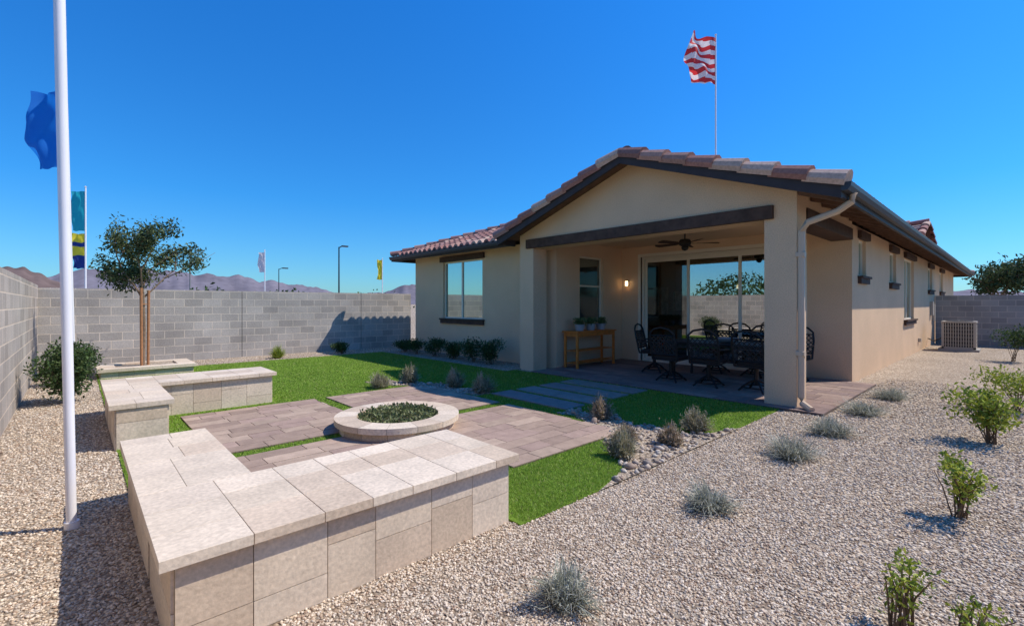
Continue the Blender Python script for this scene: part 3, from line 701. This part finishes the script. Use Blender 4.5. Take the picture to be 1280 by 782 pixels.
# ---------------------------------------------------------------- tree
def tree(name,x,y,z0,h,cr,trunk_h,nleaf,ls,tr,cols,seed,levels=3,spread=1.0,jit=.075,sub=.8):
    random.seed(seed); e=empty(name,(x,y,z0)); b=MB(); tips=[]
    def br(p,d,L,r,lv):
        pts=[p];q=p
        for i in range(3):
            d=(d+Vector((random.uniform(-.18,.18),random.uniform(-.18,.18),random.uniform(-.05,.12)))).normalized(); q=q+d*L/3; pts.append(q)
        b.tube(pts,[r,r*.85,r*.7,r*.5],6,caps=False)
        if lv==0: tips.extend(pts[1:]); return
        for k in range(random.choice((3,4))):
            a=random.uniform(0,6.28); s=random.uniform(.5,1.0)*spread; nd=(d*.9+Vector((math.cos(a)*s,math.sin(a)*s,random.uniform(-.25,.3)))).normalized()
            st=pts[random.choice((1,2,3))]; br(st,nd,L*random.uniform(.6,.85),r*.55,lv-1)
        if lv<=1: tips.extend(pts[2:])
    base=Vector((x,y,z0)); tp=[base,base+Vector((.02,.01,trunk_h*.5)),base+Vector((0,.03,trunk_h))]
    b.tube(tp,[tr,tr*.85,tr*.75],8)
    for k in range(5):
        a=k*1.26+random.uniform(-.3,.3); s=random.uniform(.35,.9)*spread
        br(tp[-1]-Vector((0,0,random.uniform(0,.15))),Vector((math.cos(a)*s,math.sin(a)*s,1)).normalized(),(h-trunk_h)*random.uniform(.42,.55),tr*.5,levels-1)
    b.obj('trunk_and_limbs',[M['bark']],e)
    T=np.array([tuple(t) for t in tips])
    rr=np.hypot(T[:,0]-x,T[:,1]-y); T=T[(rr<cr*1.15)]
    T=T[rng.uniform(size=len(T))<sub]
    wts=rng.uniform(.05,1,len(T))**1.5; wts/=wts.sum()
    i=rng.choice(len(T),nleaf,p=wts); P=T[i]+rng.normal(size=(nleaf,3))*cr*jit
    V,F,C=leaves(P,ls,cols,-.1,.42); mk_np('leaves',V,F,[M['leaf']],C,parent=e)
    return e
e=tree('young_tree',1.07,12.95,.15,3.3,1.0,1.6,6200,.085,.04,[(.06,.085,.03),(.10,.13,.045),(.035,.055,.02),(.17,.20,.09)],5,spread=1.0,jit=.085,sub=.65)
b=MB(); b.tube([(1.04,12.87,.15),(1.03,12.87,1.85)],.028,8); b.tube([(1.16,12.97,.15),(1.17,12.97,1.8)],.028,8); b.tube([(1.04,12.87,1.5),(1.16,12.97,1.5)],.008,5); b.obj('stakes',[M['stake']],e)
tree('background_tree',43.5,.9,0,5.0,2.6,1.6,3200,.26,.12,[(.04,.06,.02),(.06,.085,.03),(.09,.11,.04)],11,spread=1.2)
tree('background_tree',47,-1.8,0,5.6,2.8,1.6,2600,.28,.12,[(.04,.06,.02),(.06,.085,.03)],12,spread=1.2)
random.seed(3)
parts=[]
for (x,y,r,zt) in ((6,33,1.6,2.55),(11,34,1.8,2.5),(16,33,1.8,2.4),(3,38,1.6,2.3),(20,38,2.2,2.6),(-14,-16,3,4.0),(-14,-2,3,3.6),(-16,6,3.5,3.8),(-17,15,3.5,4.2),(-6,-20,3,4.0)):
    k=2200 if x<0 else 900; d=rng.normal(size=(k,3)); d/=np.linalg.norm(d,axis=1)[:,None]; rr=rng.uniform(.3,1,size=(k,1))**.5
    P=np.array([x,y,zt*.5])+d*rr*np.array([r,r,zt*.42])+rng.normal(size=(k,3))*.18
    parts.append(leaves(P,.28,DG,.2,.6))
V,F,C=join(parts); mk_np('distant_trees',V,F,[M['leaf']],C)

# ---------------------------------------------------------------- AC unit
e=empty('air_conditioner',(21,1.25,0)); x0,x1,y0,y1=20.6,21.4,.85,1.65
onebox('pad',x0-.08,x1+.08,y0-.08,y1+.08,0,.07,M['conc'],e)
b=MB(); b.box(x0+.03,x1-.03,y0+.03,y1-.03,.08,.88,1)
for x in (x0,x1-.06):
    for y in (y0,y1-.06): b.box(x,x+.06,y,y+.06,.07,.90)
b.box(x0-.01,x1+.01,y0-.01,y1+.01,.90,.95); b.box(x0,x1,y0,y1,.071,.13)
for i in range(11):
    q=x0+.09+i*.06; b.box(q,q+.022,y0+.005,y0+.02,.13,.9); q=y0+.09+i*.06; b.box(x0+.005,x0+.02,q,q+.022,.13,.9)
for i in range(6): z=.2+i*.12; b.box(x0+.06,x1-.06,y0+.002,y0+.006,z,z+.012); b.box(x0+.002,x0+.006,y0+.06,y1-.06,z,z+.012)
b.lathe(21,1.25,[(.33,.95),(.33,.965),(.001,.97)],24,1)
for k in range(8):
    a=k*math.pi/4; b.tube([(21,1.25,.975),(21+.33*math.cos(a),1.25+.33*math.sin(a),.972)],.006,4)
b.obj('cabinet',[M['acm'],M['acd']],e)
b=MB(); b.tube([(21.3,1.65,.4),(21.4,1.9,.25),(21.9,2.1,.3)],.02,6); b.obj('line_set',[M['blk']],e)
b=MB(); b.box(22.6,22.9,2.03,2.12,1.1,1.6); b.box(19.6,19.75,2.05,2.12,.3,.42); b.box(23.2,23.45,2.04,2.12,.9,1.5); b.obj('electrical_boxes',[M['acm']],H,bevel=.005)

# ---------------------------------------------------------------- poles & flags
def flagobj(e,mats,px,py,z1,z0,W,dirv,cols,amp=.12,rows=24,colsN=14,droop=0.,phase=0.,shr=.12):
    V=[];F=[];fm=[]
    d=Vector((*dirv,0)).normalized(); nrm=Vector((-d.y,d.x,0))
    for j in range(rows+1):
        t=j/rows
        for i in range(colsN+1):
            s=i/colsN
            w=amp*(s**.7)*(math.sin(6*s+5*t+phase)+.5*math.sin(13*s-9*t+phase*2)+.3*math.sin(17*t+3*s))
            p=Vector((px,py,z1-(z1-z0)*t-droop*s*(1+.25*math.sin(5*t+phase))+amp*.35*s*math.sin(9*s+6*t)))+d*(W*s*(1-shr*math.sin(3*t+1+phase)**2))+nrm*w
            V.append(tuple(p))
    for j in range(rows):
        for i in range(colsN):
            a=j*(colsN+1)+i; F.append((a,a+1,a+colsN+2,a+colsN+1)); fm.append(cols(i/colsN,(j+.5)/rows))
    return mk_np('cloth',V,F,mats,fmat=fm,smooth=True,parent=e)
RT=(-.732,.681)
e=empty('flagpole',(-.02,4.31,0)); b=MB(); b.tube([(-.02,4.31,-.05),(-.07,4.18,3.0),(-.12,4.05,6.2)],[.028,.030,.028],16); b.tube([(-.02,4.31,0),(-.021,4.308,.05)],.04,14); b.obj('pole',[M['white']],e,smooth=True)
e=empty('flagpole',(-.02,12.3,0)); b=MB(); b.tube([(-.02,12.3,0),(-.14,12.25,5.9)],[.025,.018],10); b.obj('pole',[M['white']],e,smooth=True)
flagobj(e,[M['fblue']],-.14,12.25,5.52,4.08,.74,RT,lambda s,t:0,amp=.10,droop=.03,phase=.5,shr=.2)
def pole(name,px,py,h,r,m):
    e=empty(name,(px,py,0)); b=MB(); b.tube([(px,py,0),(px,py,h)],[r,r*.7],8); b.lathe(px,py,[(.001,h+r*2),(r*1.3,h+r),(.001,h)],8); b.obj('pole',[m],e,smooth=True); return e
e=pole('flagpole',.38,33.8,7.7,.05,M['white'])
flagobj(e,[M['fteal']],.38,33.8,7.5,5.4,.85,RT,lambda s,t:0,amp=.12)
flagobj(e,[M['fyel'],M['fnavy']],.38,33.8,5.25,3.4,.8,RT,lambda s,t:0 if t<.62 and not(.25<t<.38) else 1,amp=.12,phase=1)
e=pole('flagpole',7.38,27.3,4.35,.03,M['white']); flagobj(e,[M['fwhite']],7.38,27.3,4.25,3.2,.36,RT,lambda s,t:0,amp=.06)
e=pole('flagpole',11.96,23.0,3.9,.03,M['white']); flagobj(e,[M['fyel']],11.96,23.0,3.85,2.8,.28,RT,lambda s,t:0,amp=.06,phase=2)
e=pole('flagpole',34.6,15.1,21.3,.07,M['white'])
flagobj(e,[M['fred'],M['fwhite']],34.6,15.1,21.1,17.7,2.3,RT,lambda s,t:int(t*11+.5*s)%2,amp=.42,rows=66,colsN=30,droop=-.25,phase=.9,shr=.25)
def lamp(px,py,h,arm,dirv,r=.07):
    e=empty('street_lamp',(px,py,0)); b=MB(); d=Vector((*dirv,0))
    b.tube([(px,py,0),(px,py,h)],[r,r*.7],8); p=Vector((px,py,h)); b.tube([p-Vector((0,0,.1)),p+d*arm*.5+Vector((0,0,.1)),p+d*arm+Vector((0,0,.08))],r*.6,6)
    q=p+d*arm; b.box(q.x-.35,q.x+.35,q.y-.2,q.y+.2,q.z,q.z+.14); b.obj('lamp_post',[M['darkpole']],e)
lamp(22.6,54.1,8.2,.7,(.7,-.7),.10)
lamp(20.6,69.6,6.4,.9,(.7,-.7))
pole('utility_pole',10.7,72,8.7,.10,M['steel'])

# ---------------------------------------------------------------- mountains
def ridge(name,m,az0,az1,dist,hf,seed,depth=900,n=160):
    V=[];F=[];k=13
    for i in range(n+1):
        a=az0+(az1-az0)*i/n; h=hf(i/n,a)
        for j in range(k):
            f=j/(k-1); dd=dist+depth*(f-.5)
            prof=1-abs(f-.5)*2
            z=h*prof+h*.16*noise.noise(Vector((a*30,f*4,seed)))*prof+h*.10*noise.noise(Vector((a*90,f*9,seed)))*prof
            V.append((math.sin(a)*dd,math.cos(a)*dd,z-4))
    for i in range(n):
        for j in range(k-1): q=i*k+j; F.append((q,q+1,q+k+1,q+k))
    return mk_np(name,V,F,[m],smooth=True)
cy=math.atan2(.681,.732)
az=lambda x: cy+math.atan((x-640)/586)
def h1(t,a):
    x=640+586*math.tan(a-cy) if abs(a-cy)<1.3 else -400
    pts=[(-900,30),(-200,34),(0,42),(60,36),(95,42),(140,46),(185,44),(240,40),(290,35),(350,28),(395,21),(440,10),(480,17),(505,25),(530,25),(600,28),(900,22),(1800,10)]
    p=np.interp(x,[q[0] for q in pts],[q[1] for q in pts]); d=3000*math.cos(a-cy)
    return p*d/586+8*noise.noise(Vector((a*45,0,3)))+6*noise.noise(Vector((a*140,0,5)))+4*noise.noise(Vector((a*320,0,5)))
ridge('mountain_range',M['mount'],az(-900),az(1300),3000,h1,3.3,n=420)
def h2(t,a):
    x=640+586*math.tan(a-cy); pts=[(-700,30),(-200,44),(-60,44),(0,50),(30,50),(58,38),(80,26),(110,6),(130,0)]
    p=np.interp(x,[q[0] for q in pts],[q[1] for q in pts]); return max(.1,p*1500*math.cos(a-cy)/586)
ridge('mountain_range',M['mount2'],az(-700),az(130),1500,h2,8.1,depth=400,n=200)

# ---------------------------------------------------------------- gravel pebbles, river rock, grass blades
phi=(1+5**.5)/2
IV=np.array([(-1,phi,0),(1,phi,0),(-1,-phi,0),(1,-phi,0),(0,-1,phi),(0,1,phi),(0,-1,-phi),(0,1,-phi),(phi,0,-1),(phi,0,1),(-phi,0,-1),(-phi,0,1)])/math.sqrt(1+phi*phi)
IF=np.array([(0,11,5),(0,5,1),(0,1,7),(0,7,10),(0,10,11),(1,5,9),(5,11,4),(11,10,2),(10,7,6),(7,1,8),(3,9,4),(3,4,2),(3,2,6),(3,6,8),(3,8,9),(4,9,5),(2,4,11),(6,2,10),(8,6,7),(9,8,1)])
def stones(name,P,rad,cols,m,flat=(.45,.8)):
    n=len(P); base=IV[None]*(1+rng.normal(size=(n,12,1))*.14)
    base=base*np.stack([rng.uniform(.8,1.35,n),rng.uniform(.65,1.0,n),rng.uniform(*flat,n)],1)[:,None,:]
    a=rng.uniform(0,6.283,n); c,s=np.cos(a),np.sin(a); b2=rng.normal(size=n)*.25
    x=base[:,:,0]*c[:,None]-base[:,:,1]*s[:,None]; y=base[:,:,0]*s[:,None]+base[:,:,1]*c[:,None]; z=base[:,:,2]+x*b2[:,None]
    V=np.stack([x,y,z],2)*rad[:,None,None]+P[:,None,:]
    F=(IF[None]+(np.arange(n)*12)[:,None,None]).reshape(-1,3)
    C=np.array(cols)[rng.integers(0,len(cols),n)]*rng.uniform(.8,1.2,size=(n,1)); C=np.repeat(C,20,0)
    return mk_np(name,V.reshape(-1,3),F,[m],C,smooth=True)
N=1300000
u=rng.uniform(-.6,12,N); v=rng.uniform(-1.2,14.9,N); d=u*.681+v*.732; dist=np.hypot(u,v)
ok=((v<TV0)&~((u>7.3)&(v>1.75)))|((u<TU0)&(v>0))|(v>TV1+.02)|((u<2.2)&(v<2.45))
ok&=~((u>.27)&(u<2.21)&(v>2.38)&(v<3.2)); ok&=~((u>.27)&(((v>2.3)&(v<4.6))|((v>6.2)&(v<8.5)))&(u<.7)); ok&=(v>0)|(u>2)
ok&=d>1.6
ok&=rng.uniform(size=N)<np.clip((2.6/np.maximum(dist,.1))**1.6,0,1)
u=u[ok];v=v[ok];dist=dist[ok]
GC=[(.55,.43,.31),(.64,.52,.39),(.43,.32,.225),(.72,.60,.47),(.52,.44,.36),(.36,.25,.175),(.59,.46,.335),(.66,.55,.42)]
rad=rng.uniform(.0045,.0105,len(u))*np.clip((dist/3.5)**.35,.95,1.4)
stones('gravel',np.stack([u,v,rad*.3],1),rad,GC,M['pebble'])
N=9000; u=rng.uniform(3.2,6.2,N); v=rng.uniform(2.2,8.4,N); ok=in_bed(u,v)&(rng.uniform(size=N)<.6); u=u[ok];v=v[ok]
rad=rng.uniform(.012,.030,len(u))*np.where(rng.uniform(size=len(u))<.08,2.0,1)
stones('river_rock',np.stack([u,v,.017+rad*.3],1),rad,[(.44,.37,.30),(.34,.27,.21),(.52,.45,.37),(.38,.28,.21),(.28,.23,.19),(.47,.37,.28)],M['rock'])
N=1500000; u=rng.uniform(TU0,TU1,N); v=rng.uniform(TV0,TV1,N); dist=np.hypot(u,v)
ok=rng.uniform(size=N)<np.clip((3.2/dist)**2.0,0,1)*1.0
for (a,b_,c,dd) in PR: ok&=~((u>a)&(u<b_)&(v>c)&(v<dd))
ok&=~((u<2.24)&(v<3.2)); ok&=~((u<.79)&((v<4.6)|((v>6.24)&(v<8.5)))); ok&=~((u<2.24)&(v>7.66)&(v<8.5))
ok&=~in_bed(u,v); ok&=~((u>7.0)&(v>7.7)); ok&=(np.hypot(u-CX,v-CY)>.67); ok&=~((u>.3)&(u<1.95)&(v>12.3))
for i in range(4): ok&=~((u>5.02+i*.57)&(u<5.46+i*.57)&(v>4.3)&(v<5.9))
u=u[ok];v=v[ok];dist=dist[ok];n=len(u)
h=rng.uniform(.014,.028,n); a=rng.uniform(0,6.283,n); wd=.0022*np.clip(dist/3,1,3.2)
B=np.stack([u,v,np.full(n,.010)],1); s=np.stack([np.cos(a),np.sin(a),np.zeros(n)],1)*wd[:,None]
T=B+np.stack([rng.normal(size=n)*.013,rng.normal(size=n)*.013,h],1)
V=np.stack([B-s,B+s,T],1).reshape(-1,3); F=np.arange(3*n).reshape(n,3)
C=np.array([(.20,.33,.04),(.26,.40,.05),(.15,.26,.03),(.34,.42,.09),(.40,.37,.16)])[rng.choice(5,n,p=[.35,.27,.20,.12,.06])]*rng.uniform(.85,1.15,size=(n,1))
mk_np('grass',V,F,[M['grass']],C)
